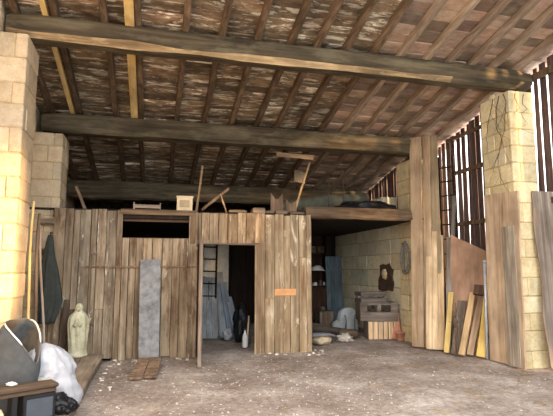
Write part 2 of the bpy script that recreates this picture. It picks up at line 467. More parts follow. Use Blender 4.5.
# ------------------------------------------------------------------ plank partition
PY = 9.5
def tone(x):
    # boards on the left are greyer, in the middle browner, towards the right paler
    if x < -.4: c = (.94, .93, .91)
    elif x < .9: c = (.95, .9, .83)
    elif x < 2.05: c = (.97, .92, .84)
    else: c = (1.08, 1.0, .88)
    k = R.uniform(.74, 1.02); r = R.uniform(-.03, .04)
    return (c[0]*k*(1+r), c[1]*k, c[2]*k*(1-r))
ba, bb = MB(), MB()
def pl(x0, x1, z0, z1):
    if z1-z0 < .03: return
    b = bb if x0 > 2.04 else ba
    m = Matrix.Translation(((x0+x1)/2, PY+R.uniform(-.008, .008), z0)); b.M = m
    b.plank(x1-x0-.008, .028, z1-z0, tone((x0+x1)/2), n=max(2, int((z1-z0)/.2)), wob=.0022)
x = -1.74
while x < 3.1:
    w = min(R.uniform(.11, .21), 3.12-x)
    if 3.12-x-w < .06: w = 3.12-x
    lo, hi = x, x+w
    for e in (-.55, .69, .9, 2.0):
        if lo+.05 < e < hi-.02: hi = e
    if hi - lo < .03: hi = lo+.03
    c = (lo+hi)/2
    top = 2.7 + R.uniform(-.015, .02); bot = R.choice([-.01, -.01, .0, .03])
    if -.55 <= c <= .69:
        pl(lo, hi, bot, 2.19)
    elif .9 <= c <= 2.0:
        pl(lo, hi, 2.12, top)
    elif R.random() < .3:
        j = R.choice([.9, 1.05, 1.5, 2.0]); pl(lo, hi, bot, j-.003); pl(lo, hi, j+.003, top)
    elif c > 2.9:
        pl(lo, hi, bot, 1.85); pl(lo, hi, 1.856, top)
    else: pl(lo, hi, bot, top)
    x = hi
struct(ba.build('wall_partition', M['siding'])); struct(bb.build('wall_partition_right', M['siding_white']))
# framing behind and round the openings
def frm(name, x0, x1, y0, y1, z0, z1, m, tint=(1,1,1)):
    b = MB(); b.box(x0, x1, y0, y1, z0, z1, tint, .008); return struct(b.build(name, m))
frm('trim_1', -.6, .78, PY-.035, PY+.09, 2.63, 2.735, M['brownwood_x'], (1.1, 1.0, .85))
frm('trim_2', -.56, .7, PY+.16, PY+.24, 2.52, 2.6, M['brownwood_x'], (1.2, 1.1, .95))
frm('trim_3', .69, .79, PY-.03, PY+.1, 2.1, 2.7, M['brownwood'], (1.3, 1.15, .95))
frm('trim_4', -.56, .7, PY+.02, PY+.09, 2.12, 2.2, M['brownwood_x'])
frm('trim_5', .9, 2.06, PY-.012, PY+.09, 2.085, 2.14, M['brownwood_x'])
frm('trim_6', 1.99, 2.06, PY-.035, PY+.09, -.02, 2.1, M['brownwood'], (1.5, 1.35, 1.15))
frm('trim_7', .84, .915, PY-.03, PY+.09, -.02, 2.1, M['darkwood'], (1.4, 1.2, 1))
frm('trim_8', 3.02, 3.14, PY+.03, PY+.14, -.02, 2.6, M['brownwood'])
frm('trim_9', -1.76, 3.1, PY+.03, PY+.13, 2.56, 2.68, M['darkwood'])
frm('trim_10', -1.74, .84, PY+.03, PY+.1, .9, .99, M['darkwood'])
# bare end of the partition: two short rails between pier and boards
frm('trim_11', -1.97, -1.73, PY-.02, PY+.05, 2.42, 2.52, M['brownwood_x'])
frm('trim_12', -1.97, -1.73, PY-.02, PY+.05, 1.86, 1.98, M['brownwood_x'])
# loft floor
b = MB()
y = PY+.1
while y < 14.9:
    k = R.uniform(.7, 1.1); b.box(-2.2, 5.75, y, y+.196, 2.69, 2.73, (k,k,k)); y += .2
struct(b.build('floor_loft', M['darkwood']))
beam('worn brown lintel beam over the wide opening right of the partition', 3.02, 5.44, 9.62, 2.9, .24, .24, 41, mat='lintel', chamf=.03)
LINT = bpy.data.objects['roof_beam.003']; LINT.name = 'lintel_beam'; del LINT['group']; LINT.rotation_euler = (0, 0, 0)

# open door leaf seen almost edge-on
d = bpy.data.objects.new('door_1', None); COL.objects.link(d); struct(d); d.location = (.875, PY-.05, .02); d.rotation_euler = (0, 0, math.radians(-94))
b = MB()
for k in range(6):
    b.M = Matrix.Translation((.09+.18*k, 0, 0)); q = R.uniform(.8, 1.1)
    b.plank(.176, .03, 2.08, (q, q*.9, q*.78), n=8, wob=.002)
b.build('door_boards', M['siding'], d)
for z in (.35, 1.7):
    b = MB(); b.box(.03, 1.05, .017, .045, z, z+.12, (1,.9,.8), .004); b.build('cross_ledge', M['brownwood_x'], d)
b = MB(); b.box(1.081, 1.12, -.03, .03, 0, 2.08, (1.2, 1.1, 1.0), .003); b.build('door_edge', M['greywood'], d)
b = MB(); b.tube([(.95, -.02, 1.0), (.95, -.06, 1.0), (.95, -.06, 1.14), (.95, -.02, 1.14)], .009); b.build('pull_handle', M['iron'], d)

# things on the partition
b = MB(); b.M = Matrix.Translation((-.23, 0, 0)) @ Matrix.Rotation(PI/2, 4, 'Y') @ Matrix.Translation((0, 0, -1.02)); b.plank(.035, .02, 2.05, (1.25, 1.1, .95), n=10, wob=.006)
o = b.build('cross_batten', M['brownwood']); o.location = (0, PY-.037, 1.655); tag(o, 'thin horizontal batten nailed across the partition boards behind the slate panel', 'batten')
br = empty('wooden_bracket', (-1.03, PY-.035, 1.66), 'small wooden hook bracket above the left end of the thin batten', 'bracket')
b = MB(); b.box(-.055, .055, -.05, .016, .22, .255, c=.004); b.build('peg', M['brownwood'], br)
b = MB(); b.hull([[(-.012, -.01, .03), (.012, -.01, .03), (.012, .012, .03), (-.012, .012, .03)], [(-.012, -.04, .222), (.012, -.04, .222), (.012, -.015, .222), (-.012, -.015, .222)]]); b.build('strut', M['brownwood'], br)
sg = empty('orange_sign', (2.57, PY-.026, 1.1), 'small orange strip sign fixed on the pale boards right of the doorway', 'sign')
b = MB(); b.box(-.22, .22, -.008, .006, 0, .13, c=.003); b.build('sign_plate', M['orange'], sg)
o = board('slate_sheet', 'tall blue-grey slate panel leaning on the partition boards', 'panel', (-.01, 9.21, .02), (-.035, 9.425, 1.79), .36, .03, (0,-1,0), M['slate'], wob=.001)
pk = empty('short_board', (-.02, 8.3, 0), 'two short brown boards lying on the floor at the foot of the slate panel', 'boards')
for k in range(2):
    b = MB(); m, L = frame((-.16+.2*k, -.62+.03*k, .03), (-.06+.2*k, .62, .1), (0, -.3, 1)); b.M = m
    b.plank(.19, .03, L, (1.75-.12*k, 1.6-.12*k, 1.5-.12*k), wob=.003); b.build('loose_plank', M['brownwood'], pk)

# platform of boards along the left wall
pf = empty('plank_platform', (-1.45, 7, 0), 'low worn plank platform along the left wall under the statue', 'platform')
xs = [-2.17, -1.74, -1.42, -1.1, -.785]
for a, c in zip(xs, xs[1:]):
    b = MB(); k = R.uniform(.85, 1.1)
    ye = 7.02 if a < -1.9 else 9.42
    b.box(a+1.45+.003 if a > -2.1 else a+1.45, c+1.45-.003, 4.6-7, ye-7, .09, .13, (k, k*.98, k*.95), .006); b.build('deck_board', M['platform'], pf)
b = MB(); b.box(.58, .652, 4.6-7, 9.4-7, -.03, .09, (.85,.85,.85), .005); b.build('kerb_edge', M['greywood'], pf)
b = MB(); b.box(-.68, -.6, 4.6-7, 7.03-7, -.03, .09); b.build('bearer', M['darkwood'], pf)

# statue
b = MB(); rr = []
prof = [(0, .15, .115), (.03, .165, .13), (.09, .15, .12), (.12, .14, .11), (.2, .15, .115), (.32, .15, .115), (.42, .158, .115), (.52, .168, .118), (.6, .17, .118), (.68, .155, .112), (.73, .12, .1), (.765, .075, .085), (.785, .064, .078), (.82, .07, .085), (.86, .066, .08), (.89, .048, .06), (.91, .02, .025)]
N = 40
for z, rx, ry in prof:
    ring = []
    for i in range(N):
        a = 2*PI*i/N
        fold = 1
        if .1 < z < .7: fold = 1+.11*math.sin(a*9+z*5)*min(1, (z-.1)*6)*(1 if z < .6 else .5)+.05*noise.noise(V((math.cos(a)*2, math.sin(a)*2, z*7)))
        elif z <= .1: fold = 1+.14*noise.noise(V((math.cos(a)*2, math.sin(a)*2, z*9)))
        else: fold = 1+.03*math.sin(a*5)
        x, y = rx*fold*math.cos(a), ry*fold*math.sin(a)
        # joined hands and sleeves in front, cloak hanging at the sides
        fr = math.exp(-((a-1.5*PI)/.28)**2)
        if .46 < z < .72: y -= .035*fr*math.sin((z-.46)/.26*PI)
        sl = math.exp(-((abs(a-1.5*PI)-.75)/.3)**2)
        if .4 < z < .68: y -= .02*sl; x *= 1+.04*sl
        if .775 < z < .87: y += .014*math.exp(-((a-1.5*PI)/.55)**2)   # face set back inside the veil
        ring.append((x, y, z))
    rr.append(ring)
b.hull(rr, smooth=True)
o = b.build('stone_statue', M['statue']); o.location = (-1.19, 9.12, .128)
ms = o.modifiers.new('s', 'SUBSURF'); ms.levels = 1; ms.render_levels = 1
tag(o, 'mossy stone statue of a veiled woman standing on the plank platform', 'statue')
for nm, bb in (('praying_hands', [((-.016, -.16, .55), (.016, -.165, .66))]), ):
    b = MB()
    for s in (-1, 1): b.tube([(s*.05, -.125, .53), (s*.028, -.15, .57), (s*.01, -.158, .61), (s*.006, -.145, .66)], [.03, .026, .02, .01], 10)
    b.build(nm, M['statue'], o)
b = MB(); b.blob((0, -.07, .815), (.038, .03, .052), .03, 1, 3); b.blob((0, -.1, .812), (.007, .009, .014), 0, 1, 2); b.build('face', M['statue'], o)

# dark coat hung in the corner, poles in front of it
b = MB(); rr = []
for i in range(19):
    u = i/18; z = 2.2-1.5*u
    wl = .04+.1*u**.7 + .02*math.sin(u*5); wr = .04+.17*min(u*1.35, 1)**1.2
    if u > .76: wr -= (u-.76)*.4
    ring = []
    for k in range(28):
        a = 2*PI*k/28
        f = 1+.3*math.sin(a*7+u*3)*(1+.5*noise.noise(V((u*4, math.cos(a), 1))))*min(1, u*3)
        xx = math.cos(a)*(wr if math.cos(a) > 0 else wl)*f
        ring.append((xx, math.sin(a)*(.05+.06*u)*f, z))
    rr.append(ring)
b.hull(rr, smooth=True)
o = b.build('hanging_coat', M['coat']); o.location = (-1.72, 9.17, 0); tag(o, 'dark green cloth coat hanging in the corner left of the partition', 'coat')
b = MB(); b.tube([(0, .13, 2.24), (0, .0, 2.24), (0, -.03, 2.2)], .012); b.build('wall_peg', M['iron'], o)
for (base, top, r, lab, mk) in (
    ((-1.66, 7.55, .14), (-1.74, 7.93, 2.62), .02, 'pale sunlit pole in the left corner, tallest and leftmost of three', 'pine'),
    ((-1.57, 7.62, .14), (-1.655, 7.95, 2.44), .022, 'sunlit wooden pole in the left corner, middle of three', 'brownwood'),
    ((-1.45, 7.75, .14), (-1.64, 8.0, 2.25), .018, 'thin pole in the left corner beside the coat, rightmost of three', 'greywood')):
    m, L = frame(base, top, (0,-1,0)); b = MB(); b.tube([(0.02*math.sin(u*6), 0, L*u) for u in (0,.15,.3,.5,.7,.85,1)], r, 8)
    o = b.build('wooden_pole', M[mk]); o.matrix_world = m; tag(o, lab, 'pole')
for (x, y, x2, h, lab) in ((-1.47, 9.28, -1.44, .95, 'short dark board left of the statue, leaning on the partition, tallest of the pair'), (-1.34, 9.25, -1.36, .78, 'short dark board close behind the statue, lower of the pair')):
    board('short_plank', lab, 'board', (x, y, .13), (x2, 9.44, .13+h), .1, .025, (0,-1,0), M['brownwood'], (.7,.66,.62))

# ------------------------------------------------------------------ left foreground
# dark woven sack with a white piped rim
bg = empty('woven_bulk_bag', (-1.5, 5.95, .13), 'big dark grey woven sack with white piped rim, lower left foreground', 'sack')
rim = [(-1.48,5.8,1.027), (-1.388,5.72,.941), (-1.298,5.68,.853), (-1.205,5.68,.729), (-1.14,5.72,.63), (-1.136,5.85,.75), (-1.164,5.95,.885), (-1.22,6.05,.982), (-1.275,6.1,1.033), (-1.369,6.15,1.053), (-1.459,6.1,1.049), (-1.499,5.98,1.051)]
n0 = len(rim)
def smooth_loop(P, m):
    P = [V(p) for p in P]; out = []; n = len(P)
    for i in range(n*m):
        u = i/m; k = int(u); f = u-k
        p0, p1, p2, p3 = P[(k-1) % n], P[k % n], P[(k+1) % n], P[(k+2) % n]
        out.append(.5*((2*p1)+(p2-p0)*f+(2*p0-5*p1+4*p2-p3)*f*f+(3*p1-p0-3*p2+p3)*f**3))
    return out
rimS = [p-V(bg.location) for p in smooth_loop(rim, 4)]
bot = [(-2.05,5.8,.13), (-1.85,5.68,.13), (-1.6,5.66,.13), (-1.4,5.68,.13), (-1.24,5.74,.13), (-1.2,5.84,.13), (-1.24,5.98,.13), (-1.3,6.08,.13), (-1.42,6.15,.13), (-1.6,6.25,.13), (-1.85,6.25,.13), (-2.05,6.0,.13)]
botS = [p-V(bg.location) for p in smooth_loop(bot, 4)]
cen = sum(botS, V())/len(botS)
b = MB(); rr = []
for j in range(15):
    u = j/14; ring = []
    for k, (p, q) in enumerate(zip(rimS, botS)):
        bul = math.sin(u*PI)*.04
        c = p.lerp(q, u)
        o_ = (q-cen); o_.z = 0; o_.normalize()
        w = noise.noise(c*3.1)*.03*math.sin(u*PI)+noise.noise(V((c.x*2, c.y*9, c.z*1.5)))*.018*math.sin(u*PI)
        ring.append(c+o_*(bul+w))
    rr.append(ring)
b.hull(rr, cap=False, smooth=True)
o = b.build('outer_cloth', M['darkcloth'], bg); sm = o.modifiers.new('t', 'SOLIDIFY'); sm.thickness = .008
b = MB(); rr = []
rc = sum(rimS, V())/len(rimS); nrm = V((.35, -.55, .7)).normalized()
for j in range(9):
    u = j/8
    rr.append([rc+(p-rc)*(.985-.5*u**1.5)-nrm*.34*u+V((noise.noise(p*6+V((0,0,u*4))), noise.noise(p*6+V((5,0,u*4))), 0))*.03*math.sin(u*PI) for p in rimS])
b.hull(rr, cap=False, smooth=True); b._paint([b.bm.faces.new([b.bm.verts[:][k-len(rimS)] for k in range(len(rimS))])], (1,1,1))
o = b.build('lining', M['bag_in'], bg); sm = o.modifiers.new('t', 'SOLIDIFY'); sm.thickness = .006
b = MB(); b.tube([p+nrm*.004 for p in rimS], .005, 6, (.2,.2,.2), closed=True)
nr = len(rimS)
b.tube([rimS[k % nr]+nrm*.005 for k in range(-1, 10)], [.004]+[.009]*9+[.004], 8); b.tube([rimS[k]+nrm*.005 for k in range(22, 35)], [.004]+[.009]*11+[.004], 8)
b.build('piping', M['piping'], bg)

# white plastic sack
b = MB()
ws = [(0.0, .17, .15), (.1, .22, .19), (.25, .24, .2), (.4, .235, .19), (.52, .2, .16), (.6, .14, .12), (.65, .06, .06), (.66, .01, .01)]
rr = []
for j in range(25):
    u = j/24*.66
    for (z0, a0, c0), (z1, a1, c1) in zip(ws, ws[1:]):
        if z0 <= u <= z1+1e-6:
            f = (u-z0)/(z1-z0); rx = a0+(a1-a0)*f; ry = c0+(c1-c0)*f; break
    ring = []
    for k in range(48):
        a = 2*PI*k/48
        q = V((math.cos(a)*2.2, math.sin(a)*2.2, u*5))
        f = 1+.2*noise.noise(q)+.22*(abs(noise.noise(q*2.2))-.2)+.12*(abs(noise.noise(q*5+V((3,1,0))))-.2)
        sh = -.12*(u/.66)**1.3+.09*(1-u/.66)**2
        ring.append((rx*f*math.cos(a)+sh, ry*f*math.sin(a), u))
    rr.append(ring)
b.hull(rr, smooth=True)
o = b.build('plastic_sack', M['sack']); o.location = (-1.0, 6.02, .128); o.scale = (1.0, .95, 1.02); tag(o, 'crumpled white plastic sack between the woven sack and the statue', 'sack')
b = MB(); b.blob((-.08, -.2, .3), (.13, .03, .05), .3, 2, 3, (.95,.86,.7)); o2 = b.build('yellowed_flap', M['sack'], o); o2.rotation_euler = (0, math.radians(-8), 0)

# old wooden-topped cabinet with a black end unit
cb = empty('old_cabinet', (-1.13, 5.44, .13), 'low black cabinet with a brown wooden top, bottom left corner', 'cabinet', rz=math.radians(28))
b = MB(); b.box(-.75, .26, -.06, .16, .3, .345, (.6,.56,.52), .012); b.build('wooden_top', M['brownwood_x'], cb)
b = MB(); b.box(-.75, .24, -.045, .15, .262, .3, (.5,.45,.42), .004); b.build('top_moulding', M['brownwood_x'], cb)
b = MB(); b.box(-.06, .245, -.035, .15, .0, .262, c=.01); b.build('end_unit', M['black'], cb)
b = MB(); b.box(-.03, .215, -.043, -.034, .03, .215, c=.004); b.build('front_panel', M['greypanel'], cb)
b = MB(); b.box(-.16, -.11, -.035, .12, .0, .262, c=.004); b.build('post', M['black'], cb)
b = MB(); b.box(-.75, -.7, -.035, .12, .0, .262, c=.004); b.build('post', M['black'], cb)
bx = empty('pale_box', (-1.42, 5.12, .13), 'pale cream cardboard box under the wooden top of the low cabinet', 'box', rz=math.radians(20))
b = MB(); b.box(-.14, .14, -.1, .1, 0, .18, c=.006); b.build('carton', M['cream'], bx)
b = MB(); b.box(-.141, .141, -.102, .102, .15, .156, (1.1,1.1,1.1)); b.build('lid_seam', M['piping'], bx)
b = MB(); b.blob((0,0,.018), (.05,.03,.02), .4, 2.2, 3, ridge=True)
o = b.build('paper_scrap', M['white']); o.location = (-1.29, 5.42, .482); tag(o, 'crumpled scrap of white paper on the wooden cabinet top', 'paper')
b = MB(); b.blob((0,0,.1), (.13,.13,.11), .4, 1.5, 4, flat=-.1, ridge=True); b.blob((.1,-.02,.07), (.1,.1,.07), .4, 1.7, 4, flat=-.07, ridge=True)
o = b.build('black_plastic_bag', M['blacksoft']); o.location = (-.9, 5.66, .135); tag(o, 'crumpled black plastic bag on the platform edge beside the low cabinet', 'bag')

# ------------------------------------------------------------------ timber stack on the right
TF = (-.75, -.65, 0)
def lean(name, label, base, top, w, t, mat, tint=(1,1,1), face=TF, group='timber leaning on the right', **k):
    return board(name, label, 'board', base, top, w, t, face, M[mat], tint, group, **k)
lean('tall_board', 'tallest light brown board, leftmost of the three standing up to the middle beam', (5.4, 9.4, .02), (5.66, 9.66, 4.56), .26, .035, 'timber', (.74,.69,.63))
lean('tall_board', 'tall grey-brown board, middle one of the three standing up to the middle beam', (5.58, 9.28, .02), (5.88, 9.58, 4.6), .17, .035, 'timber', (.84,.8,.74))
lean('tall_board', 'tall greyish board, rightmost of the three standing up to the middle beam', (5.74, 9.14, .02), (6.04, 9.54, 4.6), .17, .035, 'timber', (.56,.56,.5))
lean('pale_board', 'pale yellowish board at the foot of the three tall boards, wider of the pair', (5.5, 9.04, .02), (5.83, 9.42, 2.42), .24, .03, 'timber', (1.14,1.1,.98))
lean('pale_board', 'narrow pale yellow board right of the three tall boards, beside a grey post', (5.64, 8.93, .02), (6.0, 9.4, 2.34), .15, .04, 'timber', (1.18,1.12,.96))
lean('grey_post', 'slim silver-grey post leaning just left of the plywood sheet', (5.74, 8.84, .02), (6.18, 9.3, 2.3), .11, .05, 'greywood', (1.1,1.12,1.15))
lean('grey_post', 'tall dark grey post behind the slim silver one, in front of the ladder', (5.86, 8.98, .02), (6.34, 9.3, 3.2), .08, .05, 'greywood', (.62,.66,.68))
ld = empty('wooden_ladder', (6.35, 9.55, 0), 'dark ladder standing against the right wall behind the tall boards', 'ladder')
m, L = frame((0,0,.01), (.12,.22,4.2), TF)
for s in (-.16, .16):
    b = MB(); b.M = m @ Matrix.Translation((s,0,0)); b.plank(.05, .04, L, (.9,.9,.92), n=12); b.build('rail', M['darkwood'], ld)
for k in range(12):
    b = MB(); b.M = m; z = .3+.33*k; b.tube([(-.16,0,z),(.16,0,z)], .016, 8, (1.3,1.3,1.3)); b.build('rung', M['darkwood'], ld)
# plywood sheet with a slanted top
b = MB(); b.hull([[(-.36,-.009,0),(.36,-.009,0),(.36,.009,0),(-.36,.009,0)], [(-.36,-.009,2.2),(.36,-.009,1.86),(.36,.009,1.86),(-.36,.009,2.2)]], (.78,.7,.66))
m, L = frame((6.16, 8.78, .15), (6.42, 8.97, 2.3), (-.55,-.8,0))
o = b.build('plywood_sheet', M['plywood']); o.matrix_world = m; tag(o, 'reddish plywood sheet with a slanting top edge, leaning on the right wall', 'board')
b = MB(); b.hull([[(-.36,-.009,0),(.34,-.009,0),(.34,.009,0),(-.36,.009,0)], [(-.36,-.009,.3),(.34,-.009,.3),(.34,.009,.3),(-.36,.009,.3)]])
m2, L = frame((6.12, 8.6, .01), (6.15, 8.64, .16), (-.55,-.8,0))
o = b.build('plywood_offcut', M['plywood']); o.matrix_world = m2; tag(o, 'reddish plywood offcut on the floor under the slanting sheet', 'board')
lean('short_board', 'short bright yellow board, leftmost among the low timbers by the stick bundle', (5.55, 8.62, .02), (5.93, 8.95, 1.15), .1, .035, 'pine', (.9,.92,.85))
lean('low_beam', 'pale sawn beam leaning below the small dark block', (5.62, 8.24, .03), (6.2, 8.62, 1.14), .11, .07, 'timber', (1.1,1.0,.78))
lean('low_beam', 'greyish sawn beam between the pale beam and the bright yellow beam', (5.77, 8.2, .03), (6.33, 8.5, 1.16), .12, .07, 'timber', (.72,.66,.6))
lean('low_beam', 'bright yellow sawn beam, rightmost of the low timbers beside the steel pipe', (5.84, 7.98, .03), (6.36, 8.24, 1.5), .16, .07, 'pine', (1.0,.98,.72))
lean('low_beam', 'grey weathered board behind the brown stick bundle', (5.66, 8.5, .02), (6.12, 8.86, .98), .17, .03, 'greywood', (1.0,.9,.82))
lean('dark_block', 'small dark brown block set on top of the leaning low beams', (6.18, 8.42, 1.12), (6.25, 8.46, 1.3), .2, .06, 'brownwood', (.62,.5,.46))
for k in range(7):
    b = MB(); x = 5.55+.02*k; y = 8.42-.02*k
    tx, ty, tz = 5.82+R.uniform(-.05, .12), 8.62+R.uniform(-.06, .06), R.uniform(.62, 1.0)
    pts = [V((x, y, .02)).lerp(V((tx, ty, tz)), u)+V((R.uniform(-.015,.015), R.uniform(-.015,.015), 0)) for u in (0,.2,.4,.6,.8,1)]
    b.tube(pts, [.014,.013,.012,.011,.01,.007], 6)
    if k % 2: b.tube([pts[3], pts[3]+V((-.06,-.03,.1)), pts[3]+V((-.14,-.03,.13))], [.008,.006,.004], 5)
    o = b.build('dry_stick', M['brownwood']); tag(o, 'thin dry brown stick in the bundle leaning among the low timbers', 'stick', 'bundle of dry sticks')
b = MB(); b.tube([(5.88, 7.86, .01), (5.985, 7.93, 1.75)], .027, 12); b.tube([(5.984, 7.929, 1.72), (5.987, 7.931, 1.78)], .031, 12)
o = b.build('steel_pipe', M['steel']); tag(o, 'pale galvanised pipe standing at the left edge of the cracked pier', 'pipe')
# big board on the cracked pier
m, L = frame((5.89, 7.35, .02), (5.965, 7.37, 2.93), (-1,0,0))
b = MB(); b.M = m; b.plank(.86, .03, L, (1.04,1.03,1.02), n=12, wob=.003, cut=.05)
o = b.build('wide_board', M['timber']); tag(o, 'wide tan board leaning against the inner face of the cracked pier', 'board')
board('grey_board', 'narrow grey strip board resting on the wide tan board', 'board', (5.845, 7.12, .02), (5.925, 7.2, 2.35), .3, .012, (-1,0,0), M['greywood'], (1.5,1.52,1.4), wob=.012)
board('driftwood_plank', 'wavy-edged dark grey plank standing at the far right edge', 'board', (6.45, 6.84, .02), (6.51, 7.02, 2.95), .36, .045, (-.1,-1,0), M['greywood'], (.95,.9,.86), wob=.035)
# rails of the right wall
def rail(label, ya, yb, z, h=.09, x=6.68):
    b = MB(); b.M = Matrix.Translation((x, ya, z)) @ Matrix.Rotation(-PI/2, 4, 'X'); b.plank(.05, h, yb-ya, (.75,.72,.7), n=8, wob=.006)
    o = b.build('wall_rail', M['brownwood']); tag(o, label, 'rail')
rail('upper rail of the right plank wall behind the ladder', 7.95, 9.92, 3.8)
rail('lower rail of the right plank wall above the plywood sheet', 7.95, 9.92, 2.62)
rail('high rail of the right plank wall in front of the cracked pier', 5.4, 7.5, 5.1, .13)
rail('waist-high rail of the right plank wall above the driftwood plank', 5.4, 7.5, 2.8, .11)
rail('topmost rail of the right plank wall, close under the roof edge', 7.95, 10.0, 4.62, .08)

# dead ivy stems over the cracked pier
b = MB()
def crawl(p, d, n, r, depth=0):
    pts = [V(p)]; d = V(d).normalized()
    for k in range(n):
        d = (d+V((0, R.uniform(-.55,.55), R.uniform(-.3,.3)))).normalized(); d.x = 0
        q = pts[-1]+d*.085
        q.y = min(max(q.y, 7.1), 7.82); q.z = min(q.z, 4.75)
        pts.append(q)
        if depth < 2 and R.random() < .2: crawl(q, (0, R.uniform(-1,1), -.6), int(n*.55), r*.6, depth+1)
    b.tube(pts, [r*(1-.75*i/n) for i in range(n+1)], 5)
for y, n in ((7.3, 17), (7.18, 14), (7.45, 12)): crawl((5.982, y, 4.72), (0, R.uniform(-.3,.3), -1), n, .007)
for x0 in (6.12, 6.3):
    pts = [V((x0+R.uniform(-.05,.05)*k*.5, 7.05, 4.7-.09*k)) for k in range(9)]; b.tube(pts, [.006-.0006*k for k in range(9)], 5)
o = b.build('dead_ivy', M['vine']); tag(o, 'dead branching ivy stems clinging to the top of the cracked pier', 'ivy')

# ------------------------------------------------------------------ right rear corner
cl = MB()
for k in range(9):
    ph = R.random()*6; ry = .15+R.uniform(-.02,.02); rz = .34+R.uniform(-.03,.03)
    cl.tube([(.012*math.sin(a*3+ph)+R.uniform(-.004,.004)-.045+.01*k, ry*math.cos(a)*(1-.25*math.sin(a)), rz*math.sin(a)+.02*math.sin(a*2+ph)) for a in [2*PI*i/40 for i in range(40)]], .009, 6, closed=True)
o = cl.build('wire_coil', M['wire']); o.location = (5.61, 10.2, 1.88); tag(o, 'coil of grey wire hanging on the right rear pier', 'coil')
b = MB(); b.tube([(.075, 0, .31), (-.06, 0, .31), (-.08, 0, .34)], .012); b.build('hook', M['iron'], o)
pn = empty('iron_plate', (5.728, 11.4, 1.3), 'dark rusty iron plate with a pale broken centre on the yellow stone wall', 'plate')
b = MB()
b.M = Matrix.Rotation(-PI/2, 4, 'Z')
pp = [(-.44,-.2),(-.2,-.24),(.1,-.2),(.34,-.22),(.42,-.02),(.35,.12),(.4,.3),(.28,.36),(.2,.47),(.0,.43),(-.14,.46),(-.32,.43),(-.3,.2),(-.42,.06)]
b.hull([[(x_,0,z_) for x_,z_ in pp], [(x_*.97,-.03,z_*.98) for x_,z_ in pp]])
b.build('plate', M['iron'], pn)
b = MB(); b.blob((-.045, .02, .2), (.035, .13, .12), .4, 2.4, 3, (.95,.92,.86)); b.build('pale_centre', M['stone'], pn)

def crate(name, label, loc, sx, sy, h, rows, gapz, mat, tint, rz=0, cat='crate', posts=True, lid=False, handle=False):
    o = empty(name, loc, label, cat, rz=rz)
    hs = (h-gapz*(rows-1))/rows
    for nm, (xa, xb, ya, yb) in (('front_side', (-sx/2, sx/2, -sy/2, -sy/2+.018)), ('back_side', (-sx/2, sx/2, sy/2-.018, sy/2)), ('end_side', (-sx/2, -sx/2+.018, -sy/2+.02, sy/2-.02)), ('end_side', (sx/2-.018, sx/2, -sy/2+.02, sy/2-.02))):
        b = MB()
        for r in range(rows):
            z = r*(hs+gapz); k = R.uniform(.85, 1.1)
            if handle and r == rows-1 and xb-xa > .1:
                b.box(xa, xa+(xb-xa)*.18, ya, yb, z, z+hs, tint); b.box(xb-(xb-xa)*.18, xb, ya, yb, z, z+hs, tint); b.box(xa+(xb-xa)*.18, xb-(xb-xa)*.18, ya, yb, z+hs*.72, z+hs, tint); b.box(xa+(xb-xa)*.45, xa+(xb-xa)*.55, ya, yb, z, z+hs*.73, tint)
            else: b.box(xa, xb, ya, yb, z, z+hs, tuple(t_*k for t_ in tint), .004)
        b.build(nm, mat, o)
    for px_ in (-1, 1):
        for py_ in (-1, 1):
            b = MB(); b.box(px_*(sx/2-.04)-.02, px_*(sx/2-.04)+.02, py_*(sy/2-.035)-.015, py_*(sy/2-.035)+.015, 0, h, tint); b.build('corner_post', mat, o)
    b = MB(); b.box(-sx/2+.02, sx/2-.02, -sy/2+.02, sy/2-.02, .005, .02, tint); b.build('bottom', mat, o)
    if lid: b = MB(); b.box(-sx/2-.01, sx/2+.01, -sy/2-.01, sy/2+.01, h, h+.02, tint); b.build('lid', mat, o)
    return o
GX, PX_ = M['greywood_x'], M['timber']
RZ = math.radians(-10)
crate('lower_box', 'pale slatted wooden box at the bottom of the crate pile', (5.33, 10.98, 0.0), .72, .46, .4, 1, 0, M['greywood'], (1.05,1.0,.92), RZ, cat='box', lid=True)
LB = [o for o in bpy.data.objects if o.name == 'lower_box'][0]
for k in range(6):
    b = MB(); b.box(-.355+.12*k, -.26+.12*k, -.242, -.23, .0, .4, (1.4-.3*(k % 2), 1.3-.3*(k % 2), 1.15-.25*(k % 2))); b.build('front_slat', M['timber'], LB)
crate('grey_crate', 'wide grey wooden crate with hand slots on top of the pale box', (5.22, 10.96, .422), .9, .5, .42, 2, .015, GX, (.78,.74,.72), RZ, handle=True)
crate('small_crate', 'small dark grey open crate, topmost of the crate pile', (5.08, 10.98, .845), .62, .46, .24, 2, .05, GX, (.6,.6,.62), math.radians(-4))
# roof tiles and pot
b = MB(); rr = []
for z in (0, .02, .2, .4, .6, .63):
    r = .13-.045*z; rr.append([(r*math.cos(a), r*.55*math.sin(a), z) for a in [PI*i/16 for i in range(17)]]+[((r-.018)*math.cos(a), (r-.018)*.55*math.sin(a), z) for a in [PI-PI*i/16 for i in range(17)]])
b.hull(rr, smooth=True)
m, L = frame((5.86, 10.75, .01), (5.9, 10.85, .68), (-.5,-1,0))
o = b.build('clay_roof_tile', M['terra']); m2 = m @ Matrix.Rotation(PI, 4, 'Z'); o.matrix_world = Matrix.Translation((-.28,-.05,0)) @ m2; tag(o, 'orange clay roof tile standing against the right rear pier beside the crates', 'tile')
b = MB(); rr = []
for z, r in ((0,.075), (.01,.08), (.15,.1), (.152,.115), (.19,.118), (.192,.1), (.03,.07)): rr.append([(r*math.cos(2*PI*i/24), r*math.sin(2*PI*i/24), z) for i in range(24)])
b.hull(rr, smooth=True)
o = b.build('flower_pot', M['terra']); o.location = (5.55, 10.45, .005); tag(o, 'small clay flower pot on the floor in front of the crate pile', 'pot')

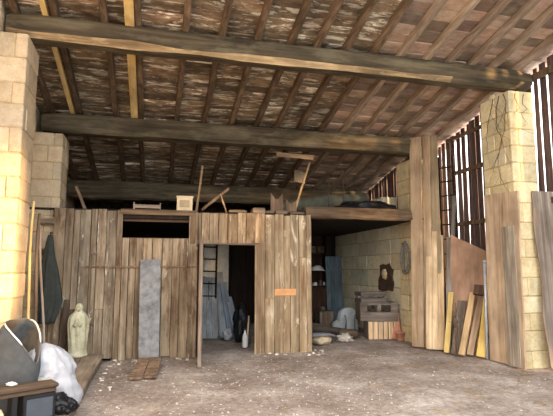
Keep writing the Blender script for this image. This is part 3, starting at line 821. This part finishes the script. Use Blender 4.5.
# pale canvas bag, dark box, flat stone with sheet, logs
pb = empty('canvas_bag', (5.15, 12.6, 0), 'pale blue-grey canvas bag slumped on the floor left of the crates', 'bag')
b = MB(); rr = []
for j in range(15):
    u = j/14; z = .6*u; w = .3*(1-.25*u**2)*(1 if u < .8 else math.cos((u-.8)/.2*1.25)); dd = .18*(1-.4*u)
    rr.append([((w*(1+.07*noise.noise(V((math.cos(a)*2, math.sin(a)*2, u*4)))))*math.copysign(abs(math.cos(a))**.7, math.cos(a)), dd*math.sin(a)*(1+.1*math.sin(a*7)), z) for a in [2*PI*i/36 for i in range(36)]])
b.hull(rr, smooth=True); b.build('bag_body', M['palebag'], pb)
for s in (-1, 1):
    b = MB(); b.tube([(s*.14, -.17, .42), (s*.12, -.19, .25), (s*.13, -.18, .05)], .02, 8, (.5,.52,.54)); b.build('strap', M['palebag'], pb)
b = MB(); b.blob((-.33, -.03, .12), (.12, .12, .14), .3, 2, 3); b.build('side_pocket', M['palebag'], pb)
db = empty('dark_box', (4.72, 13.2, .0), 'dark brown wooden box on the floor left of the canvas bag', 'box')
b = MB(); b.box(-.2,.2,-.16,.16,0,.44, c=.008); b.build('carcass', M['brownwood'], db)
b = MB(); b.box(-.21,.21,-.17,.17,.44,.47,(1.2,1.2,1.2), .005); b.build('lid', M['brownwood_x'], db)
b = MB(); b.blob((-.06,0,.53), (.07,.06,.06), .2, 2, 3); b.build('knob', M['greencloth'], db)
b = MB(); b.blob((0,0,.1), (.22,.2,.11), .25, 2.2, 4, flat=-.09)
o = b.build('flat_stone', M['stone_pale']); o.location = (3.6, 10.32, 0); tag(o, 'pale building stone on the floor just inside the wide opening', 'stone')
b = MB()
g = [[V((-.27+.54*i/16, -.2+.4*j/12, 0)) for i in range(17)] for j in range(13)]
for row in g:
    for p in row:
        p.z = .012*noise.noise(p*7)-(.35*max(0, abs(p.x)-.19)**1.2+.35*max(0, abs(p.y)-.15)**1.2)
b.hull(g, close=False, cap=False, smooth=True)
o = b.build('plastic_sheet', M['sack']); o.location = (3.58, 10.3, .232); sm = o.modifiers.new('t', 'SOLIDIFY'); sm.thickness = .006; tag(o, 'folded pale plastic sheet on top of the building stone', 'sheet')
def log(label, a, c, r, mk='brownwood', tint=(.75,.7,.66)):
    m, L = frame(a, c, (0,-1,.3)); b = MB()
    b.tube([(R.uniform(-.012,.012), R.uniform(-.012,.012), L*k/8) for k in range(9)], [r*R.uniform(.86,1.08) for k in range(9)], 12, tint)
    o = b.build('wood_log', M[mk]); o.matrix_world = m; tag(o, label, 'log')
log('long weathered log lying across the floor inside the wide opening', (3.35, 13.0, .16), (4.75, 11.25, .1), .085, 'greywood', (.62,.58,.55))
log('short dark log end in front of the canvas bag', (4.28, 11.05, .1), (4.75, 11.1, .1), .1)
log('thin grey log behind the long weathered one', (3.4, 13.5, .08), (4.6, 13.0, .08), .07, 'greywood', (.7,.66,.62))
log('stubby brown log beside the foot of the crate pile', (4.5, 11.75, .08), (4.85, 11.5, .08), .08)
b = MB(); b.blob((0,0,.05), (.16,.12,.1), .5, 2.3, 4, flat=-.05, tint=(.7,.68,.66)); o = b.build('rubble_lump', M['rubble']); o.location = (4.32, 10.75, 0); tag(o, 'grey lump of rubble on the floor in front of the logs', 'stone')

# cupboard with things, blue door
cu = empty('shelf_cupboard', (4.66, 14.72, 0), 'dark cupboard with open shelves above two doors at the back', 'cupboard')
for nm, bx_ in (('side_panel', (-.74,-.71,-.2,.2,0,2.75)), ('side_panel', (.6,.64,-.2,.2,0,2.75)), ('back_panel', (-.71,.6,.17,.2,0,2.75)), ('shelf', (-.71,.6,-.2,.17,1.08,1.12)), ('shelf', (-.71,.6,-.2,.17,1.55,1.58)), ('shelf', (-.71,.6,-.2,.17,2.1,2.13)), ('top_board', (-.74,.64,-.22,.2,2.75,2.79))):
    b = MB(); b.box(*bx_, (1.3,1.1,.95), .004); b.build(nm, M['darkwood'], cu)
for xa in (-.7, -.04):
    b = MB(); b.box(xa, xa+.63, -.225, -.2, .06, 1.07, (1.9,1.5,1.25), .006); d2 = b.build('cupboard_door', M['darkwood'], cu)
    b = MB(); b.box(xa+.09, xa+.54, -.232, -.224, .16, .97, (2.3,1.8,1.5), .004); b.build('door_panel', M['darkwood'], d2)
b = MB(); rr = []
for j in range(13):
    a = j/12*PI/2; rr.append([(.2*math.cos(a)*math.cos(2*PI*i/28), .15*math.cos(a)*math.sin(2*PI*i/28), .15*math.sin(a)) for i in range(28)] if j < 12 else [(.004*math.cos(2*PI*i/28), .004*math.sin(2*PI*i/28), .15) for i in range(28)])
b.hull(rr, smooth=True); o = b.build('hard_hat', M['white']); o.location = (4.98, 14.56, 1.6); tag(o, 'white hard hat on the upper open shelf of the dark cupboard', 'helmet')
b = MB(); rr = [[(r*math.cos(2*PI*i/28)*1.1, r*.9*math.sin(2*PI*i/28)-.03, z) for i in range(28)] for r, z in ((.17,-.016),(.215,-.016),(.218,-.006),(.17,0))]; b.hull(rr, smooth=True); b.build('brim', M['white'], o)
for k, (x, w, h, mk, lb) in enumerate(((4.72,.1,.12,'card','pale small carton at the left on the lower open shelf'), (4.9,.13,.09,'white','white folded bundle on the lower open shelf'), (5.07,.07,.16,'greywood','grey jar-like tin on the lower open shelf, near the right end'), (5.2,.05,.1,'palebag','small pale blue tin at the right end of the lower open shelf'))):
    b = MB(); b.box(-w/2, w/2, -.06, .06, 0, h, c=.012); b.box(-w*.4, w*.4, -.045, .045, h, h+.015, (1.1,1.1,1.1), .004)
    o = b.build('shelf_item', M[mk]); o.name = ('small_carton', 'folded_bundle', 'grey_tin', 'blue_tin')[k]; o.location = (x, 14.58, 1.12); tag(o, lb, ('carton','bundle','tin','tin')[k])
for k, (x, mk, lb) in enumerate(((4.8,'brownwood','brown box on the top shelf of the dark cupboard, left one'), (5.08,'iron','rusty box on the top shelf of the dark cupboard, right one'))):
    b = MB(); b.box(-.11,.11,-.09,.09,0,.2,c=.01); b.box(-.115,.115,-.095,.095,.16,.2,(1.15,1.1,1.05),.004); o = b.build('storage_box', M[mk]); o.location = (x, 14.56, 2.13); tag(o, lb, 'box')
bd = empty('blue_door', (5.47, 14.3, 0.0), 'old blue painted door leaning behind the canvas bag', 'door')
m, L = frame((0,-.02,.01), (.02,.18,2.02), (-.25,-1,0))
for k in range(4):
    b = MB(); b.M = m @ Matrix.Translation((-.2+.125*k,0,0)); q = R.uniform(.85,1.1); b.plank(.122,.03,L,(q,q,q),n=8,wob=.002); b.build('door_board', M['blue'], bd)
for z in (.35, 1.6):
    b = MB(); b.M = m; b.box(-.26,.24,-.035,-.015,z,z+.1,(.9,.9,.92),.004); b.build('cross_ledge', M['blue'], bd)

# ------------------------------------------------------------------ seen through the partition doorway
dd = empty('plank_door_leaf', (1.33, 11.7, 0), 'blue-grey plank door standing loose inside the doorway', 'door')
m, L = frame((0,0,.02), (.02,.5,1.42), (0,-1,0))
for k in range(3):
    b = MB(); b.M = m @ Matrix.Translation((-.13+.135*k,0,0)); q = R.uniform(.82,1.05); b.plank(.131,.025,L+R.uniform(-.04,.05),(q,q,q),n=8,wob=.003); b.build('door_board', M['bluegrey'], dd)
b = MB(); b.M = m; b.box(-.005,.012,-.03,-.012,.9,1.38,(.3,.3,.3)); b.build('latch_bar', M['iron'], dd)
l2 = empty('leaning_ladder', (1.32, 12.0, 0), 'dark narrow ladder against the white plaster wall inside the doorway', 'ladder')
m, L = frame((0,-.1,.02), (.06,.22,2.3), (0,-1,0))
for s in (-.17, .17):
    b = MB(); b.M = m @ Matrix.Translation((s,0,0)); b.plank(.045,.035,L,(1,1,1),n=8,wob=.002); b.build('rail', M['darkwood'], l2)
for k in range(7):
    b = MB(); b.M = m; z = .35+.3*k; b.box(-.17,.17,-.014,.014,z,z+.03); b.build('rung', M['darkwood'], l2)
for k, (x, x2, w, h, tn) in enumerate(((1.68,1.62,.16,1.55,(.95,1,1.02)), (1.86,1.7,.18,1.3,(.62,.7,.78)), (1.98,1.82,.14,.95,(.75,.82,.9)))):
    board('leaning_sheet', ('tall pale panel leaning beside the blue-grey door inside the doorway', 'dark blue-grey panel leaning at a slant inside the doorway', 'lowest slanted panel inside the doorway, near the dark')[k], 'panel', (x, 11.75-.18*k, .02), (x2, 12.2-.12*k, h), w, .02, (0,-1,0), M['bluegrey'], tn, wob=.006)
b = MB(); b.blob((0,0,.12), (.1,.08,.13), .4, 2, 4, flat=-.12); o = b.build('white_rag', M['sack']); o.location = (1.72, 11.45, .15); 
bpy.data.objects['white_rag'].location.z = .01; tag(o, 'crumpled white rag at the foot of the leaning panels inside the doorway', 'rag')
b = MB(); b.blob((0,0,.35), (.16,.14,.42), .35, 2, 4, flat=-.35); o = b.build('dark_sack', M['blacksoft']); o.location = (1.97, 11.1, .01); tag(o, 'dark slumped sack inside the doorway beside the white bottle', 'sack')
b = MB(); rr = [[(r*math.cos(2*PI*i/20), r*math.sin(2*PI*i/20), z) for i in range(20)] for z, r in ((0,.05),(.01,.056),(.2,.056),(.26,.04),(.3,.02),(.35,.018))]
b.hull(rr, smooth=True); o = b.build('white_bottle', M['white']); o.location = (1.93, 10.35, 0); tag(o, 'white plastic bottle on the floor inside the doorway', 'bottle')
b = MB(); b.tube([(0,0,.35),(0,0,.39)], .022, 10); b.build('cap', M['iron'], o)
b = MB(); b.tube([(0,0,.0),(.02,.03,.3),(.05,.05,.62)], [.02,.022,.016], 8); o = b.build('pale_stick', M['timber']); o.location = (1.99, 10.45, .01); tag(o, 'short pale stick standing beside the white bottle inside the doorway', 'stick')

# ------------------------------------------------------------------ on the loft
LZ = 2.732
bn = empty('small_bench', (-.13, 9.72, LZ), 'small pale bench with two end posts on the loft edge above the window slot', 'bench')
b = MB(); b.box(-.25,.25,-.03,.03,.05,.12,(1.2,1.1,.95),.005); b.build('bench_board', M['greywood_x'], bn)
for s in (-.255, .235):
    b = MB(); b.box(s,s+.025,-.035,.035,0,.16,(1.3,1.2,1.05),.004); b.build('end_post', M['greywood'], bn)
wb = empty('pale_carton', (.58, 9.72, LZ), 'pale carton with a dark label on the loft edge near the window slot', 'carton')
b = MB(); b.box(-.15,.15,-.1,.1,0,.3,(.95,.9,.8),.006); b.build('carton_body', M['card'], wb)
b = MB(); b.box(-.1,.09,-.106,-.099,.08,.22,(.55,.5,.45)); b.build('carton_label', M['card'], wb)
b = MB(); b.box(-.165,.165,-.11,.11,.27,.305,(1,.97,.9),.004); b.build('carton_lid', M['card'], wb)
board('loft_stick', 'long pale pole rising from the loft edge left of the doorway', 'pole', (.82, 9.8, LZ), (.93, 9.86, 3.7), .045, .04, (0,-1,0), M['brownwood'], (.85,.8,.72))
st = empty('trestle', (1.2, 9.8, LZ), 'pale propped trestle of two sticks on the loft above the doorway', 'trestle')
m, L = frame((-.27,0,.06), (.27,.0,.52), (0,-1,0)); b = MB(); b.M = m; b.plank(.055,.04,L,(1.0,.93,.82)); b.build('long_stick', M['brownwood'], st)
m, L = frame((.23,-.0,.0), (.1,-.03,.38), (0,-1,0)); b = MB(); b.M = m; b.plank(.03,.03,L,(1.7,1.5,1.2)); b.build('prop_stick', M['brownwood'], st)
for x, w, h, tn, lb in ((1.62,.36,.045,(1.1,1,.85),'flat brown board end on the loft edge above the doorway'), (2.05,.26,.1,(1.5,1.45,1.4),'pale block on the loft edge right of the flat board end'), (2.28,.18,.05,(1.1,1,.9),'small brown offcut on the loft edge beside the pale block'), (2.52,.24,.06,(1.6,1.55,1.5),'pale thin slab in front of the notched boards on the loft'), (2.85,.3,.05,(.8,.75,.7),'dark board end on the loft edge beside the notched boards')):
    b = MB(); b.box(-w/2,w/2,-.12,.12,0,h,tn,.008); b.box(-w/2+.02,w/2-.03,-.1,.1,h,h+.012,tuple(q*.8 for q in tn),.004)
    o = b.build('wood_offcut', M['brownwood_x']); o.location = (x, 9.68, LZ+.001); tag(o, lb, 'board', 'offcuts on the loft edge')
for x, w, h, y, lb in ((2.5,.27,.48,9.9,'taller notched picket board standing on the loft edge'), (2.82,.24,.36,9.92,'shorter notched picket board standing on the loft edge')):
    b = MB(); prf = [(-w/2,0),(w/2,0),(w/2,h),(w*.3,h*.86),(0,h*.62),(-w*.3,h*.86),(-w/2,h)]
    # a board with a notched top: two horns and a valley
    ring = [(-w/2,0),(w/2,0),(w/2*.96,h),(w*.1,h*.72),(-w*.1,h*.72),(-w/2*.96,h)]
    b.hull([[(p[0],-.012,p[1]) for p in ring], [(p[0],.012,p[1]) for p in ring]], (1.15,1.0,.92))
    o = b.build('notched_board', M['brownwood']); o.location = (x, y, LZ); tag(o, lb, 'board')
board('pale_sheet', 'pale sheet hanging under the roof above the notched boards', 'panel', (3.4, 11.2, 3.7), (3.47, 11.4, 4.02), .28, .02, (0,-1,0), M['timber'], (.62,.62,.58))
board('pale_strip', 'pale strip of board under the middle beam near the wide opening', 'board', (2.55, 10.13, 4.1), (3.4, 10.13, 4.08), .1, .02, (0,-1,-.2), M['timber'], (.5,.47,.42))
board('slanted_pole', 'yellowish slanted pole running from the loft up to the roof', 'pole', (2.95, 10.3, LZ), (3.5, 10.7, 4.1), .045, .04, (0,-1,0), M['timber'], (.62,.58,.46))
board('loft_stick', 'short bent pale pole on the loft at the far left', 'pole', (-1.3, 10.3, LZ), (-1.52, 10.35, 3.25), .06, .05, (0,-1,0), M['brownwood'], (1.3,1.2,1.05), bend=.04)
b = MB()
tp = [V((3.1+2.85*u, 12.6-.25*u, 3.25+.36*u)) for u in [i/13 for i in range(13)]]
b.tube(tp, [.1+.1*math.sin(PI*i/12)+.02*(i % 2) for i in range(13)], 14)
o = b.build('rolled_tarp', M['greencloth']); tag(o, 'long grey-green rolled tarpaulin lying high over the loft at the right', 'tarp')
b = MB(); b.tube([(3.3, 12.58, LZ), (3.3, 12.58, 3.22)], .04, 8); b.build('prop_post', M['darkwood'], o)
b = MB(); b.blob((0,0,.2), (.75,.4,.26), .35, 1.6, 4, flat=-.2); o = b.build('dark_tarp', M['tarp']); o.location = (4.85, 10.55, LZ+.01); tag(o, 'dark heap of tarpaulin on the loft above the lintel beam', 'tarp')
for x, z in ((4.05, 3.5), (4.42, 3.7)):
    b = MB(); b.tube([(x, 11.0, LZ), (x+.02, 11.0, z), (x+.03, 11.05, z+.35)], .012, 6); o = b.build('iron_rod', M['iron']); tag(o, 'thin iron rod standing on the loft over the wide opening, ' + ('left one' if x < 4.2 else 'right one'), 'rod')
b = MB(); b.box(-.1,.1,-.08,.08,0,.2,c=.01); b.box(-.105,.105,-.085,.085,.16,.2,c=.004); o = b.build('dark_tin_box', M['iron']); o.location = (3.2, 9.95, LZ); tag(o, 'dark rusty tin box on the loft at the end of the partition', 'box')
b = MB(); b.box(-.13,.13,-.09,.09,0,.16,c=.01); b.box(-.11,.11,-.07,.07,.16,.19,c=.004); o = b.build('dark_tin_box', M['darkwood']); o.location = (3.62, 10.3, LZ); tag(o, 'dark wooden box on the loft above the wide opening', 'box')

# ------------------------------------------------------------------ litter on the earth floor
def scatter(name, n, mat, lab, cat, region, size, stick=False):
    b = MB()
    for k in range(n):
        while True:
            x = R.uniform(-.7, 6.2); y = R.uniform(4.9, 9.9)
            if region(x, y): break
        s = size()
        z = .022*noise.noise(V((x*1.1, y*1.1, 3))) + .012*noise.noise(V((x*4, y*4, 8)))-.012
        q = R.uniform(.55, 1.08)
        if stick:
            a = R.random()*PI; d = V((math.cos(a), math.sin(a), .05))*s
            p = V((x, y, z+.008)); b.tube([p-d, p+V((R.uniform(-.01,.01), 0, .006)), p+d], .0035, 4, (q,q,q))
        else:
            rz = R.random()*PI; hh = s*R.uniform(.25,.6)
            pts = [(s*R.uniform(.6,1.1)*math.cos(rz+2*PI*i/6), s*R.uniform(.5,.9)*math.sin(rz+2*PI*i/6)) for i in range(6)]
            b.hull([[(x+p[0], y+p[1], z-.005) for p in pts], [(x+p[0]*.75, y+p[1]*.75, z+hh) for p in pts]], (q,q*.98,q*.95))
    o = b.build(name, mat); tag(o, lab, cat); o['kind'] = 'stuff'
def rgn(x, y):
    if y > 9.35: return False
    w = 1 if y < 8.3 and x < 3.2 else .45
    return R.random() < w
scatter('stone_chips', 1500, M['rubble'], 'pale chips of stone and plaster strewn over the earth floor', 'chips', rgn, lambda: R.choice([.005,.006,.008,.009,.011,.016]))
scatter('wall_rubble', 150, M['rubble'], 'crumbled rubble along the foot of the partition and platform', 'rubble', lambda x, y: (y > 9.1 and (x < .7 or 2.1 < x < 3.4)) or (x < -.45 and y > 7), lambda: R.choice([.015,.02,.03,.045]))
scatter('straw_litter', 130, M['straw'], 'loose straw and twigs strewn over the earth floor', 'straw', lambda x, y: R.random() < (.9 if x > 3 and y < 8 else .3) and y < 9.2, lambda: R.uniform(.04,.13), True)

# ------------------------------------------------------------------ light, sky, camera
w = bpy.data.worlds.new('World'); SC.world = w; w.use_nodes = True
bgn = w.node_tree.nodes['Background']; bgn.inputs[0].default_value = (.97, .985, 1, 1); bgn.inputs[1].default_value = 1.0
sun = bpy.data.lights.new('evening_sun', 'SUN'); sun.energy = 4.6; sun.angle = math.radians(5.0); sun.color = (1, .6, .27)
so = bpy.data.objects.new('evening_sun', sun); COL.objects.link(so)
so.rotation_euler = V((-.85, .5, -.17)).to_track_quat('-Z', 'Y').to_euler()
so.location = (12, -4, 8)

cam = bpy.data.cameras.new('camera'); co = bpy.data.objects.new('camera', cam); COL.objects.link(co)
cam.sensor_fit = 'HORIZONTAL'; cam.sensor_width = 36; cam.lens = 490/553*36
co.location = (0, 0, 1.6); co.rotation_mode = 'XYZ'
co.rotation_euler = (PI/2+math.radians(7.2113), 0, -math.radians(14.1479))
cam.clip_end = 200
SC.camera = co
SC.view_settings.view_transform = 'Standard'; SC.view_settings.look = 'None'; SC.view_settings.gamma = 1; SC.view_settings.use_curve_mapping = False
SC.view_settings.exposure = 2.42
SC.cycles.max_bounces = 10; SC.cycles.diffuse_bounces = 7
